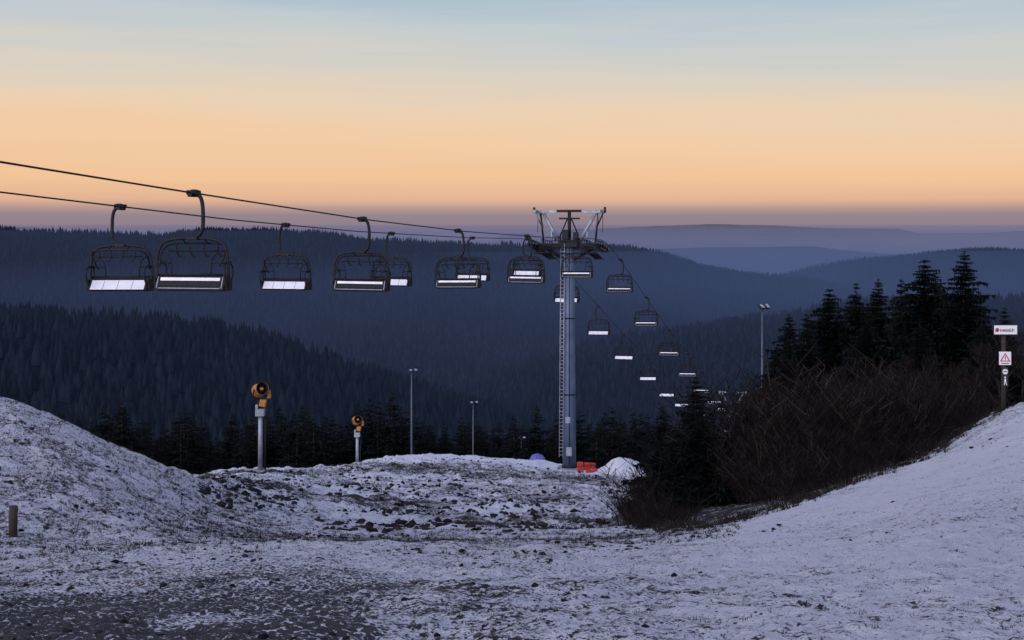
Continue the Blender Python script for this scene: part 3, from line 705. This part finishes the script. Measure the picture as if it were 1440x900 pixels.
# ---------------------------------------------------------------- haze in the valley
def haze(name,prof,hx,dens,colr,zb=-420):
    mb=MB(); n=len(prof); 
    for sx in (-1,1):
        for (y,z) in prof: mb.v.append((sx*hx,y,z))
        for (y,z) in prof: mb.v.append((sx*hx,y,zb))
    def q(*i): mb.f.append(i); mb.m.append(0); mb.sm.append(False)
    for i in range(n-1):
        q(i,2*n+i,2*n+i+1,i+1); q(n+i,n+i+1,3*n+i+1,3*n+i)
        q(i,i+1,n+i+1,n+i); q(2*n+i,3*n+i,3*n+i+1,2*n+i+1)
    q(0,n,3*n,2*n); q(n-1,3*n-1,4*n-1,2*n-1)
    mt=bpy.data.materials.new(name); mt.use_nodes=True; nt=mt.node_tree; nt.nodes.clear()
    out=nt.nodes.new('ShaderNodeOutputMaterial'); ab=nt.nodes.new('ShaderNodeVolumeAbsorption'); ab.inputs['Density'].default_value=dens; ab.inputs['Color'].default_value=(0,0,0,1)
    em=nt.nodes.new('ShaderNodeEmission'); em.inputs['Color'].default_value=colr+(1,); em.inputs['Strength'].default_value=dens  # haze volume glows by itself, standing in for scattered skylight
    ad=nt.nodes.new('ShaderNodeAddShader'); nt.links.new(ab.outputs[0],ad.inputs[0]); nt.links.new(em.outputs[0],ad.inputs[1]); nt.links.new(ad.outputs[0],out.inputs['Volume'])
    o=mb.obj(name,[mt]); return o
haze('valley_haze',[(420,5),(4000,30),(9000,110),(13500,150)],14000,.85e-4,(.09,.125,.27))
haze('valley_mist',[(1750,-55),(2600,-20),(3900,-20),(4600,-10)],9000,2.3e-4,(.075,.12,.28),-415)
haze('upland_haze',[(4650,10),(7700,40)],10000,1.5e-4,(.16,.18,.31),-414)
haze('distant_haze',[(7900,50),(12300,200)],13000,2.1e-4,(.29,.225,.28),-410)

# ---------------------------------------------------------------- world
w=bpy.data.worlds.new("World"); scene.world=w; w.use_nodes=True; nt=w.node_tree; N=nt.nodes; L=nt.links; N.clear()
out=N.new('ShaderNodeOutputWorld'); tc=N.new('ShaderNodeTexCoord'); sep=N.new('ShaderNodeSeparateXYZ'); 
nrm=N.new('ShaderNodeVectorMath'); nrm.operation='NORMALIZE'; L.new(tc.outputs['Generated'],nrm.inputs[0]); L.new(nrm.outputs[0],sep.inputs[0])
mp=N.new('ShaderNodeMapping'); mp.inputs['Scale'].default_value=(1.3,1.3,26); mp.inputs['Rotation'].default_value=(0,math.radians(4.),0); L.new(nrm.outputs[0],mp.inputs['Vector'])
cn=N.new('ShaderNodeTexNoise'); cn.inputs['Scale'].default_value=2.1; cn.inputs['Detail'].default_value=7; cn.inputs['Roughness'].default_value=.56; L.new(mp.outputs[0],cn.inputs['Vector'])
def wm(op,a,b_):
    n=N.new('ShaderNodeMath'); n.operation=op
    for i,v in enumerate((a,b_)):
        if isinstance(v,(int,float)): n.inputs[i].default_value=v
        else: L.new(v,n.inputs[i])
    return n.outputs[0]
zz=sep.outputs['Z']; mr=N.new('ShaderNodeMapRange'); L.new(zz,mr.inputs[0]); mr.inputs[1].default_value=.03; mr.inputs[2].default_value=.08; mr.inputs[3].default_value=0; mr.inputs[4].default_value=.06
off_=wm('MULTIPLY',wm('SUBTRACT',cn.outputs['Fac'],.5),mr.outputs[0])
tilt=wm('MULTIPLY',wm('MULTIPLY',sep.outputs['X'],mr.outputs[0]),.35)
z2=wm('MAXIMUM',wm('ADD',wm('ADD',zz,off_),tilt),0.0)
pw=wm('POWER',z2,.5)
ramp=N.new('ShaderNodeValToRGB'); L.new(pw,ramp.inputs['Fac']); E=ramp.color_ramp.elements
def lin(c): return tuple(((v/255)/12.92 if v/255<=.04045 else ((v/255+.055)/1.055)**2.4) for v in c)+(1,)
st=[(0,(118,110,130)),(.10,(136,124,138)),(.137,(150,133,141)),(.152,(180,150,145)),(.170,(224,178,148)),(.205,(240,194,152)),(.265,(239,203,167)),(.305,(231,207,181)),(.345,(212,206,196)),(.385,(192,201,206)),(.42,(170,190,206)),(.55,(148,166,206)),(.78,(126,140,190)),(1,(112,124,178))]
E[0].position=st[0][0];E[0].color=lin(st[0][1]);E[1].position=1;E[1].color=lin(st[-1][1])
for p_,c_ in st[1:-1]:
    e=E.new(p_); e.color=lin(c_)
dt=N.new('ShaderNodeVectorMath'); dt.operation='DOT_PRODUCT'; L.new(nrm.outputs[0],dt.inputs[0]); dt.inputs[1].default_value=Vector((-.45,-.85,.28)).normalized()
gl=N.new('ShaderNodeMapRange'); gl.interpolation_type='SMOOTHERSTEP'; L.new(dt.outputs['Value'],gl.inputs[0]); gl.inputs[1].default_value=.35; gl.inputs[2].default_value=1.; gl.inputs[3].default_value=0; gl.inputs[4].default_value=1.
bg=N.new('ShaderNodeBackground'); L.new(ramp.outputs[0],bg.inputs[0]); bg.inputs[1].default_value=1.
bg2=N.new('ShaderNodeBackground'); bg2.inputs[0].default_value=(1.,.92,.98,1); L.new(wm('MULTIPLY',gl.outputs[0],1.35),bg2.inputs[1])
sky=N.new('ShaderNodeTexSky'); sky.sky_type='NISHITA'; sky.sun_disc=False; sky.sun_elevation=math.radians(1.5); sky.sun_rotation=math.radians(195)
bg3=N.new('ShaderNodeBackground'); L.new(sky.outputs[0],bg3.inputs[0]); bg3.inputs[1].default_value=.01
a1=N.new('ShaderNodeAddShader'); a2=N.new('ShaderNodeAddShader'); L.new(bg.outputs[0],a1.inputs[0]); L.new(bg2.outputs[0],a1.inputs[1]); L.new(a1.outputs[0],a2.inputs[0]); L.new(bg3.outputs[0],a2.inputs[1]); L.new(a2.outputs[0],out.inputs['Surface'])
sl=bpy.data.lights.new('sun','SUN'); sl.energy=.5; sl.angle=math.radians(12); sl.color=(1,.93,.95)
so=bpy.data.objects.new('sun',sl); C.objects.link(so)
so.rotation_euler=Vector((.62,.75,-.24)).to_track_quat('-Z','Y').to_euler()

# ---------------------------------------------------------------- camera
cd=bpy.data.cameras.new('camera'); cd.lens=50; cd.sensor_width=36; cd.shift_y=-110/1440; cd.clip_start=.1; cd.clip_end=60000
co=bpy.data.objects.new('camera',cd); co.location=(0,0,0); co.rotation_euler=(math.pi/2,0,0); C.objects.link(co); scene.camera=co
print('done')
